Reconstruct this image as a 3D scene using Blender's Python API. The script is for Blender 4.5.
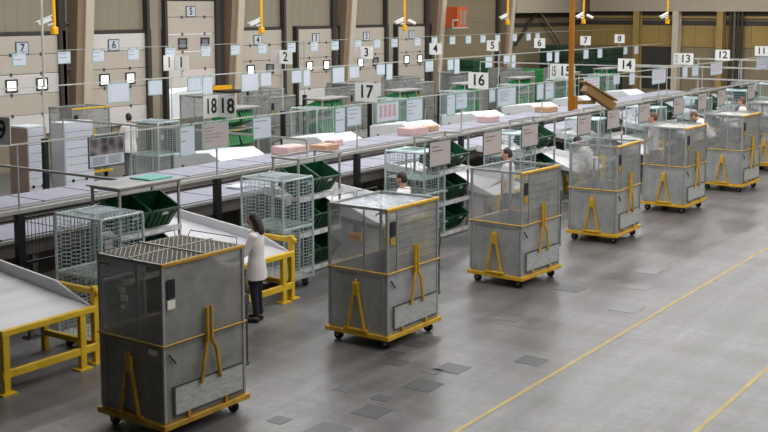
import bpy, bmesh, math, random
from mathutils import Vector, Matrix
random.seed(7)
for o in list(bpy.data.objects): bpy.data.objects.remove(o)
S = bpy.context.scene
COL = S.collection
R = math.radians

# ------------------------------------------------------------------ camera
YAW, PITCH, FPX, CY, CAMH = R(34.4955), R(6.7308), 1140.16, 142.89, 4.7807
cd = bpy.data.cameras.new('camera'); cam = bpy.data.objects.new('camera', cd); COL.objects.link(cam)
fw = Vector((math.cos(PITCH)*math.cos(YAW), math.cos(PITCH)*math.sin(YAW), -math.sin(PITCH)))
rt = Vector((math.sin(YAW), -math.cos(YAW), 0)); up = rt.cross(fw)
M = Matrix((rt, up, -fw)).transposed().to_4x4(); M.translation = (0, 0, CAMH)
cam.matrix_world = M
cd.sensor_fit = 'HORIZONTAL'; cd.sensor_width = 36; cd.lens = FPX*36/768
cd.shift_y = -(216-CY)/768; cd.clip_end = 400
S.camera = cam

# ------------------------------------------------------------------ world, sun, exposure
w = bpy.data.worlds.new('world'); S.world = w; w.use_nodes = True
w.node_tree.nodes['Background'].inputs[0].default_value = (0.80, 0.88, 1.0, 1)
w.node_tree.nodes['Background'].inputs[1].default_value = 1.6
sd = bpy.data.lights.new('sun', 'SUN'); sd.energy = 4.0; sd.angle = R(3); sd.color = (1, .96, .9)
so = bpy.data.objects.new('sun', sd); COL.objects.link(so); so.rotation_euler = (R(-48), 0, R(-25))
S.view_settings.view_transform = 'Standard'; S.view_settings.look = 'None'
S.view_settings.exposure = 0.0; S.view_settings.gamma = 1.0; S.view_settings.use_curve_mapping = False
# continuous lamp lines under the roof (one light per built luminaire line further down)
LAMP_LINES = [(-4.0, 4, 52, .62), (1.0, 6, 54, .70), (5.5, 8, 54, .74), (10.0, 10, 56, .76), (14.5, 12, 56, .80), (19.0, 12, 56, .85), (23.0, 12, 56, .80)]
LAMP_Z, LAMP_W = 8.55, 39.0
for (ly, x0, x1, k) in LAMP_LINES:
    ld = bpy.data.lights.new('lamp_line_light', 'AREA'); ld.shape = 'RECTANGLE'
    ld.size = x1-x0; ld.size_y = .5; ld.energy = LAMP_W*(x1-x0)*k; ld.color = (1.0, .99, .985)
    lo = bpy.data.objects.new('lamp_line_light', ld); COL.objects.link(lo); lo.location = ((x0+x1)/2, ly, LAMP_Z-.08)

# ------------------------------------------------------------------ materials
def lin(c): return tuple(((v/255+.055)/1.055)**2.4 if v/255 > .04045 else v/255/12.92 for v in c)
MATS = {}
def mat(name, rgb, rough=.5, metal=0., ns=0., na=0., bump=0., alpha=1., emit=0., ns2=None, spec=.5, scalev=None):
    m = bpy.data.materials.new(name); m.use_nodes = True; nt = m.node_tree; b = nt.nodes['Principled BSDF']
    c = lin(rgb)
    b.inputs['Base Color'].default_value = (*c, 1); b.inputs['Roughness'].default_value = rough
    b.inputs['Metallic'].default_value = metal; b.inputs['Specular IOR Level'].default_value = spec
    if na > 0:
        tc = nt.nodes.new('ShaderNodeTexCoord'); n = nt.nodes.new('ShaderNodeTexNoise')
        n.inputs['Scale'].default_value = ns; n.inputs['Detail'].default_value = 6; n.inputs['Roughness'].default_value = .62
        src = tc.outputs['Object']
        if scalev:
            mp = nt.nodes.new('ShaderNodeMapping'); mp.inputs['Scale'].default_value = scalev
            nt.links.new(src, mp.inputs['Vector']); src = mp.outputs['Vector']
        nt.links.new(src, n.inputs['Vector'])
        r = nt.nodes.new('ShaderNodeValToRGB'); r.color_ramp.elements[0].position = .3; r.color_ramp.elements[1].position = .7
        r.color_ramp.elements[0].color = (*[max(0, v*(1-na)) for v in c], 1); r.color_ramp.elements[1].color = (*[min(1, v*(1+na)) for v in c], 1)
        nt.links.new(n.outputs['Fac'], r.inputs['Fac']); nt.links.new(r.outputs['Color'], b.inputs['Base Color'])
        if bump > 0:
            bp = nt.nodes.new('ShaderNodeBump'); bp.inputs['Strength'].default_value = bump; bp.inputs['Distance'].default_value = .01
            nt.links.new(n.outputs['Fac'], bp.inputs['Height']); nt.links.new(bp.outputs['Normal'], b.inputs['Normal'])
    if alpha < 1: b.inputs['Alpha'].default_value = alpha
    if emit > 0:
        b.inputs['Emission Color'].default_value = (*c, 1); b.inputs['Emission Strength'].default_value = emit
    MATS[name] = m; return m
mat('steel', (156, 159, 159), .42, .12, 3.5, .22, .05)
mat('steel_old', (132, 133, 127), .5, .12, 3.0, .28, .05)
mat('fine_mesh_old', (126, 126, 120), .5, .12, 4, .2, alpha=.62)
mat('steel_dark', (88, 88, 86), .5, .4, 5, .2)
mat('post_grey', (154, 156, 156), .4, .2, 6, .12)
mat('fine_mesh', (160, 163, 163), .45, .12, 4, .15, alpha=.46)
mat('fine_mesh_dense', (146, 147, 143), .5, .12, 4, .2, alpha=.78)
mat('fine_mesh_open', (176, 180, 181), .45, .1, 4, .12, alpha=.36)
mat('lid_wire', (150, 148, 136), .5, .15, 6, .15)
mat('film', (180, 190, 200), .25, 0, 6, .2, .3, alpha=.55)
mat('yellow', (216, 178, 34), .45, 0, 5, .16, .03)
mat('yellow_cage', (204, 160, 34), .48, 0, 6, .2, .04)
mat('yellow_dirty', (178, 138, 36), .5, 0, 7, .3, .05)
mat('kick', (176, 180, 177), .55, .2, 8, .3, .1, scalev=(1, 1, 6))
mat('galv', (176, 192, 192), .38, .15, 8, .12)
mat('galv_sheet', (168, 190, 190), .35, .1, 6, .1)
mat('galv_dull', (158, 158, 154), .45, .15, 6, .15)
mat('black', (18, 18, 20), .45)
mat('black_post', (26, 26, 30), .4, 0, 5, .2)
mat('rubber', (28, 28, 28), .8)
mat('bin_green', (18, 70, 42), .45, 0, 6, .2)
mat('bin_green_bright', (38, 128, 66), .42, 0, 6, .18)
mat('chute_white', (212, 214, 216), .4, 0, 4, .04)
mat('tray', (148, 150, 164), .45, 0, 5, .07)
mat('frame_brown', (104, 98, 92), .5, .2, 4, .2)
mat('rail_grey', (172, 170, 166), .4, .15, 6, .12)
mat('rail_white', (184, 184, 178), .45, 0, 6, .06)
mat('board_white', (226, 226, 222), .5, 0, 3, .03)
mat('paper', (200, 206, 218), .55, 0, 4, .03)
mat('teal_edge', (140, 184, 180), .45, 0, 5, .05)
mat('panel_pink', (178, 168, 166), .5, 0, 5, .05)
mat('dark_edge', (54, 78, 74), .5)
mat('print_dark', (40, 42, 50), .6)
mat('print_grey', (128, 128, 140), .6)
mat('print_red', (186, 116, 116), .6)
mat('door_tan', (190, 181, 168), .55, 0, 2, .04)
mat('door_light', (214, 210, 205), .5, 0, 2, .03)
mat('cladding', (146, 138, 118), .6, 0, 1.5, .06)
mat('cladding_brown', (134, 122, 96), .6, 0, 1.5, .08)
mat('ochre_wall', (158, 132, 74), .65, 0, 1.2, .08)
mat('column_beige', (200, 188, 168), .55, 0, 2, .05)
mat('column_web', (140, 120, 98), .6, 0, 2, .08)
mat('dark_trim', (56, 52, 48), .6, 0, 3, .15)
mat('beam_beige', (176, 164, 144), .55, 0, 2, .05)
mat('window_lit', (255, 255, 255), .4, emit=1.5)
mat('window_dim', (120, 124, 130), .3, 0, 4, .2)
mat('yellow_bright', (240, 176, 20), .4, 0, 5, .06)
mat('pole_shaded', (176, 112, 22), .5, 0, 5, .12)  # yellow of the near camera pole, darkened to stand for shade
mat('case_shaded', (150, 116, 66), .5, 0, 4, .1)  # near camera housing, its shade put into the colour
mat('cam_white', (230, 230, 226), .4)
mat('orange_box', (196, 84, 32), .5, 0, 5, .1)
mat('cab_white', (200, 205, 214), .45, 0, 4, .03)
mat('cab_brown', (146, 130, 116), .6, 0, 4, .1)
mat('cardboard', (178, 140, 112), .7, 0, 6, .1)
mat('parcel_pink', (196, 162, 160), .6, 0, 6, .1)
mat('skin', (206, 158, 134), .5, 0, 20, .05)
mat('shirt', (232, 226, 226), .8, 0, 6, .04, .2)
mat('coat', (228, 222, 220), .8, 0, 6, .05, .3)
mat('navy', (30, 32, 44), .8, 0, 8, .15)
mat('grey_cloth', (92, 92, 98), .8, 0, 8, .12)
mat('hair_dark', (46, 34, 30), .55, 0, 30, .3)
mat('hair_black', (24, 22, 24), .5, 0, 30, .3)
mat('hair_brown', (98, 66, 46), .55, 0, 30, .3)
mat('shoe', (24, 24, 26), .5)
mat('ceiling', (150, 150, 146), .8, 0, 1, .05)
mat('wall_plain', (140, 132, 118), .7, 0, 1, .06)
mat('lamp_body', (210, 210, 206), .5)
mat('lamp_tube', (255, 248, 236), .5, emit=4)
mat('asphalt', (176, 174, 170), .9, 0, 2, .1)
mat('van_white', (236, 236, 236), .35)
mat('van_red', (196, 40, 44), .35)
mat('glass_dark', (40, 48, 56), .1)
mat('lilac', (188, 178, 204), .6, 0, 5, .06)
mat('green_dark', (28, 52, 36), .6, 0, 4, .25)
mat('sticker', (230, 226, 214), .6)
mat('sticker_orange', (226, 178, 128), .6)
mat('floor_line', (158, 136, 66), .45, 0, 3, .18)
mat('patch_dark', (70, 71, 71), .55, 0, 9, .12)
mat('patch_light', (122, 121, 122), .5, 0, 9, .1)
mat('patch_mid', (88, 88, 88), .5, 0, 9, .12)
mat('teal_lid', (96, 172, 160), .4, 0, 5, .1)

def mat_floor():
    m = bpy.data.materials.new('concrete'); m.use_nodes = True; nt = m.node_tree; b = nt.nodes['Principled BSDF']
    tc = nt.nodes.new('ShaderNodeTexCoord')
    def noise(s, d, sv=None):
        n = nt.nodes.new('ShaderNodeTexNoise'); n.inputs['Scale'].default_value = s; n.inputs['Detail'].default_value = d
        n.inputs['Roughness'].default_value = .6
        if sv:
            mp = nt.nodes.new('ShaderNodeMapping'); mp.inputs['Scale'].default_value = sv
            nt.links.new(tc.outputs['Object'], mp.inputs['Vector']); nt.links.new(mp.outputs['Vector'], n.inputs['Vector'])
        else: nt.links.new(tc.outputs['Object'], n.inputs['Vector'])
        return n
    def ramp(n, p0, c0, p1, c1):
        r = nt.nodes.new('ShaderNodeValToRGB'); e = r.color_ramp.elements
        e[0].position = p0; e[0].color = (*lin(c0), 1); e[1].position = p1; e[1].color = (*lin(c1), 1)
        nt.links.new(n.outputs['Fac'], r.inputs['Fac']); return r
    n1 = noise(.55, 8); r1 = ramp(n1, .33, (106, 104, 104), .68, (140, 138, 139))
    n2 = noise(9, 6); r2 = ramp(n2, .35, (225, 225, 225), .7, (255, 255, 255))
    n3 = noise(1.0, 5, (.25, 2.2, 1)); r3 = ramp(n3, .36, (214, 212, 210), .62, (255, 255, 255))
    n4 = noise(.8, 4, (1.6, .18, 1)); r4 = ramp(n4, .36, (218, 216, 214), .60, (255, 255, 255))
    def mul(a, bb):
        x = nt.nodes.new('ShaderNodeMix'); x.data_type = 'RGBA'; x.blend_type = 'MULTIPLY'; x.inputs['Factor'].default_value = 1
        nt.links.new(a, x.inputs['A']); nt.links.new(bb, x.inputs['B']); return x.outputs['Result']
    c = mul(mul(mul(r1.outputs['Color'], r2.outputs['Color']), r3.outputs['Color']), r4.outputs['Color'])
    nt.links.new(c, b.inputs['Base Color'])
    mr = nt.nodes.new('ShaderNodeMapRange'); mr.inputs['To Min'].default_value = .20; mr.inputs['To Max'].default_value = .46
    nt.links.new(n1.outputs['Fac'], mr.inputs['Value']); nt.links.new(mr.outputs['Result'], b.inputs['Roughness'])
    bp = nt.nodes.new('ShaderNodeBump'); bp.inputs['Strength'].default_value = .06; bp.inputs['Distance'].default_value = .01
    nt.links.new(n2.outputs['Fac'], bp.inputs['Height']); nt.links.new(bp.outputs['Normal'], b.inputs['Normal'])
    MATS['concrete'] = m
mat_floor()
def mat_perf():
    m = bpy.data.materials.new('chute_perforated'); m.use_nodes = True; nt = m.node_tree; b = nt.nodes['Principled BSDF']
    tc = nt.nodes.new('ShaderNodeTexCoord'); v = nt.nodes.new('ShaderNodeTexVoronoi'); v.inputs['Scale'].default_value = 22
    v.inputs['Randomness'].default_value = 0
    nt.links.new(tc.outputs['Object'], v.inputs['Vector'])
    r = nt.nodes.new('ShaderNodeValToRGB'); e = r.color_ramp.elements
    e[0].position = .22; e[0].color = (*lin((178, 178, 184)), 1); e[1].position = .34; e[1].color = (*lin((202, 202, 206)), 1)
    nt.links.new(v.outputs['Distance'], r.inputs['Fac']); nt.links.new(r.outputs['Color'], b.inputs['Base Color'])
    b.inputs['Roughness'].default_value = .4; MATS['chute_perforated'] = m
mat_perf()
def mat_photo():
    m = bpy.data.materials.new('photo_print'); m.use_nodes = True; nt = m.node_tree; b = nt.nodes['Principled BSDF']
    tc = nt.nodes.new('ShaderNodeTexCoord'); v = nt.nodes.new('ShaderNodeTexVoronoi'); v.inputs['Scale'].default_value = 5
    nt.links.new(tc.outputs['Object'], v.inputs['Vector'])
    r = nt.nodes.new('ShaderNodeValToRGB'); e = r.color_ramp.elements
    e[0].position = .2; e[0].color = (*lin((60, 56, 58)), 1); e[1].position = .7; e[1].color = (*lin((150, 142, 146)), 1)
    nt.links.new(v.outputs['Distance'], r.inputs['Fac']); nt.links.new(r.outputs['Color'], b.inputs['Base Color'])
    MATS['photo_print'] = m
mat_photo()

# ------------------------------------------------------------------ mesh helpers
class MB:
    def __init__(s): s.v = []; s.f = []
    def box(s, a, b):
        (x0, y0, z0), (x1, y1, z1) = a, b; i = len(s.v)
        s.v += [(x0,y0,z0),(x1,y0,z0),(x1,y1,z0),(x0,y1,z0),(x0,y0,z1),(x1,y0,z1),(x1,y1,z1),(x0,y1,z1)]
        s.f += [(i,i+3,i+2,i+1),(i+4,i+5,i+6,i+7),(i,i+1,i+5,i+4),(i+1,i+2,i+6,i+5),(i+2,i+3,i+7,i+6),(i+3,i,i+4,i+7)]
        return s
    def cbox(s, c, d):
        return s.box([c[k]-d[k]/2 for k in range(3)], [c[k]+d[k]/2 for k in range(3)])
    def beam(s, p, q, wd, h=None, upv=(0, 0, 1)):
        h = h or wd; p = Vector(p); q = Vector(q); d = (q-p).normalized(); u = Vector(upv)
        if abs(d.dot(u)) > .98: u = Vector((0, 1, 0))
        sx = d.cross(u).normalized()*wd/2; sz = sx.cross(d).normalized()*h/2; i = len(s.v)
        for c in (p, q):
            for k in ((-1,-1),(1,-1),(1,1),(-1,1)): s.v.append(tuple(c+sx*k[0]+sz*k[1]))
        s.f += [(i,i+1,i+2,i+3),(i+7,i+6,i+5,i+4)]+[(i+k,i+4+k,i+4+(k+1)%4,i+(k+1)%4) for k in range(4)]
        return s
    def tube(s, pts, r, n=8):
        pts = [Vector(p) for p in pts]; i = len(s.v); m = len(pts); ref = None
        for k, p in enumerate(pts):
            d = (pts[min(k+1, m-1)]-pts[max(k-1, 0)]).normalized()
            if ref is None:
                ref = d.cross(Vector((0, 0, 1)))
                if ref.length < .05: ref = d.cross(Vector((0, 1, 0)))
            a = (ref-d*ref.dot(d)).normalized(); ref = a; b = d.cross(a)
            rr = r[k] if isinstance(r, (list, tuple)) else r
            for j in range(n):
                t = 2*math.pi*j/n; s.v.append(tuple(p+a*rr*math.cos(t)+b*rr*math.sin(t)))
        for k in range(m-1):
            for j in range(n):
                s.f.append((i+k*n+j, i+k*n+(j+1)%n, i+(k+1)*n+(j+1)%n, i+(k+1)*n+j))
        s.f.append(tuple(i+j for j in reversed(range(n)))); s.f.append(tuple(i+(m-1)*n+j for j in range(n)))
        return s
    def prism(s, pts, axis, a, b):
        # polygon pts in the two remaining axes extruded along axis from a to b
        i = len(s.v); n = len(pts)
        for c in (a, b):
            for (u, v) in pts:
                s.v.append({'x': (c, u, v), 'y': (u, c, v), 'z': (u, v, c)}[axis])
        s.f += [tuple(i+k for k in reversed(range(n))), tuple(i+n+k for k in range(n))]
        s.f += [(i+k, i+(k+1) % n, i+n+(k+1) % n, i+n+k) for k in range(n)]
        return s
    def ball(s, c, r, n=10, m=7):
        if not isinstance(r, (tuple, list)): r = (r, r, r)
        i = len(s.v)
        s.v.append((c[0], c[1], c[2]-r[2]))
        for a in range(1, m):
            t = math.pi*a/m
            for b in range(n):
                p = 2*math.pi*b/n
                s.v.append((c[0]+r[0]*math.sin(t)*math.cos(p), c[1]+r[1]*math.sin(t)*math.sin(p), c[2]-r[2]*math.cos(t)))
        s.v.append((c[0], c[1], c[2]+r[2])); e = len(s.v)-1
        for b in range(n):
            s.f.append((i, i+1+(b+1) % n, i+1+b))
            s.f.append((e, i+1+(m-2)*n+b, i+1+(m-2)*n+(b+1) % n))
            for a in range(m-2):
                s.f.append((i+1+a*n+b, i+1+a*n+(b+1) % n, i+1+(a+1)*n+(b+1) % n, i+1+(a+1)*n+b))
        return s
    def xform(s, M, i0=0):
        for k in range(i0, len(s.v)): s.v[k] = tuple(M @ Vector(s.v[k]))
        return s
    def mesh(s, name):
        me = bpy.data.meshes.new(name); me.from_pydata(s.v, [], s.f); me.update()
        bm = bmesh.new(); bm.from_mesh(me); bmesh.ops.recalc_face_normals(bm, faces=bm.faces[:]); bm.to_mesh(me); bm.free()
        return me
    def build(s, name, m, parent=None, bevel=0, smooth=False, kind=None):
        me = s.mesh(name); me.materials.append(MATS[m])
        if bevel:
            bm = bmesh.new(); bm.from_mesh(me)
            bmesh.ops.bevel(bm, geom=bm.edges[:], offset=bevel, segments=1, affect='EDGES', clamp_overlap=True); bm.to_mesh(me); bm.free()
        if smooth:
            for p in me.polygons: p.use_smooth = True
        return link(name, me, parent, kind)
def link(name, me, parent=None, kind=None, loc=None, rot=None):
    o = bpy.data.objects.new(name, me); COL.objects.link(o)
    if parent: o.parent = parent
    if kind: o['kind'] = kind
    if loc: o.location = loc
    if rot: o.rotation_euler = rot
    return o
def tag(o, label, cat, group=None):
    o['label'] = label; o['category'] = cat
    if group: o['group'] = group
    return o
def thing(name, label, cat, loc=(0, 0, 0), rz=0, group=None):
    o = bpy.data.objects.new(name, None); COL.objects.link(o); o.location = loc; o.rotation_euler = (0, 0, rz)
    o.empty_display_size = .1
    return tag(o, label, cat, group)
def struct(name, mb, m, bevel=0):
    o = mb.build(name, m, None, bevel); o['kind'] = 'structure'; return o
KIDS = {}
def dup(root, label, loc, rz=0, skip=()):
    def rec(o, par):
        c = o.copy(); COL.objects.link(c); c.parent = par
        for ch in [x for x in bpy.data.objects if x.parent == o]:
            if ch.name.split('.')[0] not in skip: rec(ch, c)
        return c
    r = rec(root, None); r['label'] = label; r.location = loc; r.rotation_euler = (0, 0, rz)
    return r
TXT = {}
def text(s, size, parent, loc, face, m='print_dark', name='lettering', sx=1.0):
    key = (s, round(size, 3), m, sx)
    if key not in TXT:
        cu = bpy.data.curves.new('lettering', 'FONT'); cu.body = s; cu.size = size; cu.align_x = 'CENTER'; cu.align_y = 'CENTER'
        cu.extrude = .002; cu.offset = size*.018; cu.resolution_u = 3
        t = bpy.data.objects.new('tmp', cu); COL.objects.link(t)
        dg = bpy.context.evaluated_depsgraph_get(); me = bpy.data.meshes.new_from_object(t.evaluated_get(dg))
        bpy.data.objects.remove(t); me.materials.clear(); me.materials.append(MATS[m])
        for v in me.vertices: v.co.x *= sx
        TXT[key] = me
    o = link(name, TXT[key], parent)
    o.location = loc
    o.rotation_euler = (R(90), 0, 0) if face == '-y' else (R(90), 0, R(-90))
    return o
ONES = ['', 'first', 'second', 'third', 'fourth', 'fifth', 'sixth', 'seventh', 'eighth', 'ninth', 'tenth', 'eleventh', 'twelfth', 'thirteenth', 'fourteenth', 'fifteenth', 'sixteenth', 'seventeenth', 'eighteenth', 'nineteenth', 'twentieth']
def ow(n): return ONES[n] if n <= 20 else 'twenty-'+ONES[n-20]
NUMW = dict(zip([str(k) for k in range(1, 20)], ['one', 'two', 'three', 'four', 'five', 'six', 'seven', 'eight', 'nine', 'ten', 'eleven', 'twelve', 'thirteen', 'fourteen', 'fifteen', 'sixteen', 'seventeen', 'eighteen', 'nineteen']))
ORD = ['first', 'second', 'third', 'fourth', 'fifth', 'sixth', 'seventh', 'eighth', 'ninth', 'tenth', 'eleventh', 'twelfth']

# ------------------------------------------------------------------ hall shell
X0, X1, Y0, Y1, ZC = -6.0, 60.0, -7.0, 28.0, 9.0
floor = struct('floor', MB().box((X0-.3, Y0-.3, -.3), (X1+.3, Y1+.35, 0)), 'concrete')
for (ya, wd) in ((6.40, .06), (4.15, .06)):
    MB().box((-2, ya-wd/2, 0), (58, ya+wd/2, .003)).build('floor_line', 'floor_line', floor)
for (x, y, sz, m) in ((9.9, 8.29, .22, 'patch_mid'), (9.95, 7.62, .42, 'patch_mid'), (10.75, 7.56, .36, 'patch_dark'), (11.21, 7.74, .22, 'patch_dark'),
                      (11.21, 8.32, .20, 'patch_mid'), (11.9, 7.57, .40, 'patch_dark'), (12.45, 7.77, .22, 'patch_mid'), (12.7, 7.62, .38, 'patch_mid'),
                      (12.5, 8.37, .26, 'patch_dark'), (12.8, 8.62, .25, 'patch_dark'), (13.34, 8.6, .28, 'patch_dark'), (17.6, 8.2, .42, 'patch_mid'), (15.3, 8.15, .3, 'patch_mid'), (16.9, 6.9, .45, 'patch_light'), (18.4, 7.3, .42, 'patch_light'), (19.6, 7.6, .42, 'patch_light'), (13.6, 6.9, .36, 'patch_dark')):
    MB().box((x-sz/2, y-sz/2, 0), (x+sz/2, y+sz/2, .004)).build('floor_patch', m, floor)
struct('ceiling', MB().box((X0-.3, Y0-.3, ZC), (X1+.3, Y1+.35, ZC+.2)), 'ceiling')
struct('wall_front', MB().box((X0-.3, Y0-.3, 0), (X1+.3, Y0, ZC)), 'wall_plain')
struct('wall_left', MB().box((X0-.3, Y0, 0), (X0, Y1, ZC)), 'wall_plain')
for i, (ly, x0, x1, k) in enumerate(LAMP_LINES):
    t = thing('lamp_line', 'long white luminaire line under the roof, %s from the dock wall' % ORD[6-i], 'lamp', ((x0+x1)/2, ly, LAMP_Z))
    L = (x1-x0)/2
    MB().box((-L, -.28, 0), (L, .28, .12)).build('housing', 'lamp_body', t)
    hb = MB()
    for q in range(8): hb.box((-L+.5+q*(2*L-1)/7-.02, -.02, .12), (-L+.5+q*(2*L-1)/7+.02, .02, ZC-LAMP_Z))
    hb.build('hanger', 'steel_dark', t)
# back wall with dock doors: pieces around the one raised door
DOORS = [(7, 21.87), (6, 25.42), (5, 28.95), (4, 32.45), (3, 35.95), (2, 39.40), (1, 42.90)]
DW = 1.34
wb = MB()
ox0, ox1 = 28.95-DW, 28.95+DW
wb.box((X0, Y1, 0), (ox0, Y1+.3, ZC)).box((ox1, Y1, 0), (X1+.3, Y1+.3, ZC)).box((ox0, Y1, 0), (ox1, Y1+.3, 1.0)).box((ox0, Y1, 4.02), (ox1, Y1+.3, ZC))
wall_back = struct('wall_back', wb, 'cladding')
pan = MB().box((0, -.03, 0), (.434, 0, 4.9)).mesh('cladding_panel'); pan.materials.append(MATS['cladding'])
pan2 = pan.copy(); pan2.materials.clear(); pan2.materials.append(MATS['cladding_brown'])
x = 14.2
while x < 59.6:
    if not (27.55 < x < 30.3): link('cladding_panel', pan2 if x > 44.6 else pan, wall_back, loc=(x, Y1, 4.1))
    else:
        p = MB().box((x, Y1-.03, 5.1), (x+.434, Y1, 9)); p.build('cladding_panel', 'cladding', wall_back)
    if x > 45.2: link('cladding_panel', pan2, wall_back, loc=(x, Y1, -.85))
    x += .44
def dock_door(num, cx, raise_=0.0):
    d = bpy.data.objects.new('door_%d' % num, None); COL.objects.link(d); d['kind'] = 'structure'; d.location = (cx, Y1, raise_)
    y = -.06
    zs = [1.0, 1.62, 2.24, 2.84, 3.42, 3.98]
    for k in range(5):
        light = k == 0 or (num == 7 and k == 2) or (num == 6 and k == 4) 
        MB().box((-DW+.02, y-.04, zs[k]+.006), (DW-.02, y, zs[k+1]-.006)).build('door_panel', 'door_light' if light else 'door_tan', d, bevel=.012)
        hg = MB()
        for hx in (-.55, .55): hg.box((hx-.04, y-.055, zs[k+1]-.05), (hx+.04, y-.04, zs[k+1]+.05))
        if k < 4: hg.build('hinge', 'steel_dark', d)
    for wx in (-.55, .55):
        f = MB()
        for a, b in (((-.21, -.19), (.21, -.14)), ((-.21, .14), (.21, .19)), ((-.21, -.14), (-.16, .14)), ((.16, -.14), (.21, .14))):
            f.box((wx+a[0], y-.075, 2.52+a[1]), (wx+b[0], y-.04, 2.52+b[1]))
        fo = f.build('door_window', 'dark_trim', d)
        lit = not (num == 5 or (num, wx > 0) in ((4, True), (2, True)))
        MB().box((wx-.16, y-.055, 2.38), (wx+.16, y-.041, 2.66)).build('pane', 'window_lit' if lit else 'window_dim', fo)
    if raise_ == 0: MB().box((-DW, -.12, 3.99), (DW, 0, 4.08)).build('door_header', 'dark_trim', d)
    fr = MB().box((-DW-.1, -.2, -raise_), (-DW+.02, 0, 4.1)).box((DW-.02, -.2, -raise_), (DW+.1, 0, 4.1)); fr.build('door_track', 'dark_trim', d)
    if raise_: MB().box((-DW, -.14, 3.99), (DW, -.02, 4.07)).build('door_header', 'dark_trim', d)
    pl = MB().box((-.36, y-.062, 3.42), (.10, y-.042, 3.80)).build('number_plate', 'dark_edge', d)
    MB().box((-.33, y-.066, 3.45), (.07, y-.06, 3.77)).build('plate_face', 'paper', pl)
    text(str(num), .34, pl, (-.13, y-.068, 3.61), '-y')
    return d
for num, cx in DOORS: dock_door(num, cx, 1.06 if num == 5 else 0)
# tapered portal columns and the slim posts between the doors of a bay
def column(cx, where):
    t = thing('portal_column', 'beige tapered steel column with brown web %s' % where, 'column', (cx, Y1, 0))
    MB().prism([(-.03, 0), (-.16, 0), (-.86, ZC), (-.03, ZC)], 'x', -.28, -.02).build('web', 'column_web', t)
    fl = MB(); i = [(-.02, -.16, 0), (.30, -.16, 0), (.30, -.24, 0), (-.02, -.24, 0)]
    fl.v = i + [(a, b-.70, ZC) for a, b, c in i]; fl.f = [(0, 1, 2, 3), (4, 7, 6, 5), (0, 4, 5, 1), (1, 5, 6, 2), (2, 6, 7, 3), (3, 7, 4, 0)]
    fl.build('flange', 'column_beige', t)
    MB().box((-.74, -.2, 0), (-.5, -.05, ZC)).build('downpipe', 'dark_trim', t)
    br = MB()
    for z in (1.6, 2.9, 4.3, 5.2): br.box((-.5, -.15, z), (-.27, -.1, z+.06))
    br.build('bracket', 'frame_brown', t)
for cx, wtxt in ((23.8, 'between dock doors seven and six'), (30.75, 'between dock doors five and four'), (37.6, 'between dock doors three and two'), (44.6, 'to the right of dock door one'), (51.3, 'near the far corner of the hall')):
    column(cx, wtxt)
for cx, wtxt in ((27.0, 'between dock doors six and five'), (34.05, 'between dock doors four and three'), (40.95, 'between dock doors two and one'), (19.9, 'left of dock door seven')):
    t = thing('wall_post', 'slim grey wall post with dark edge %s' % wtxt, 'post', (cx, Y1, 0))
    MB().box((-.2, -.16, 0), (.22, -.035, ZC)).build('post_face', 'cladding', t)
    MB().box((-.34, -.24, 0), (-.22, -.035, ZC)).build('post_edge', 'dark_trim', t)
# end wall
we = MB().box((X1, Y0, 0), (X1+.3, Y1, ZC)); wall_end = struct('wall_right', we, 'cladding_brown')
y = Y0
pe = MB().box((-.04, 0, 0), (0, .985, 1.15)).mesh('cladding_panel'); pe.materials.append(MATS['ochre_wall'])
pe2 = MB().box((-.04, 0, 0), (0, .985, 2.6)).mesh('cladding_panel'); pe2.materials.append(MATS['cladding_brown'])
for k in range(35):
    link('cladding_panel', pe, wall_end, loc=(X1, Y0+k, 2.72)); link('cladding_panel', pe2, wall_end, loc=(X1, Y0+k, .05))
    link('cladding_panel', pe2, wall_end, loc=(X1, Y0+k, 5.9))
MB().box((X1-.5, Y0, 4.62), (X1, Y1-1.1, 5.9)).build('roof_beam', 'beam_beige', wall_end)
MB().box((X1-.1, Y0, 4.42), (X1, Y1, 4.6)).build('dark_strip', 'dark_trim', wall_end)
MB().box((X1-.14, Y0, 4.25), (X1, Y1, 4.37)).build('wall_rail', 'ochre_wall', wall_end)
MB().box((X1-.08, Y0, 3.9), (X1, Y1, 4.12)).build('dark_strip', 'dark_trim', wall_end)
MB().box((X1-.06, 21.9, .4), (X1, 24.1, 2.7)).build('wall_niche', 'dark_trim', wall_end)
MB().box((X1-.07, 23.6, 2.52), (X1, 22.2, 2.62)).build('door_rail', 'dark_trim', wall_end)
MB().box((51.6, Y1-.7, 4.55), (X1, Y1-.04, 5.6)).build('roof_beam', 'beam_beige', wall_back)
MB().box((51.6, Y1-.12, 3.85), (X1, Y1-.03, 4.0)).build('dark_strip', 'dark_trim', wall_back)
MB().box((51.6, Y1-.1, 4.3), (X1, Y1-.03, 4.5)).build('dark_strip', 'dark_trim', wall_back)
MB().beam((52.2, Y1-.3, 2.9), (54.6, Y1-.3, 4.6), .1).build('brace', 'dark_trim', wall_back)
MB().beam((57.4, Y1-.3, 2.9), (54.9, Y1-.3, 4.6), .1).build('brace', 'cladding_brown', wall_back)
for (yy, m, wtxt, w2) in ((24.12, 'ochre_wall', 'left of the plain beige column', .34), (21.9, 'column_beige', 'behind the sign numbered thirteen', .34), (19.5, 'ochre_wall', 'behind the sign numbered twelve', .34), (16.4, 'column_web', 'behind the sign numbered eleven', .3)):
    t = thing('wall_column', 'steel column on the far end wall %s' % wtxt, 'column', (X1-.1, yy, 0))
    MB().box((-.5, -w2/2, 0), (-.42, w2/2, 4.62)).box((-.08, -w2/2, 0), (0, w2/2, 4.62)).build('flange', m, t)
    MB().box((-.42, -.05, 0), (-.08, .05, 4.62)).build('web', m, t)
t = thing('pipe_riser', 'dark bundle of riser pipes beside the far ochre column', 'pipe', (X1-.35, 18.4, 0))
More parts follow.
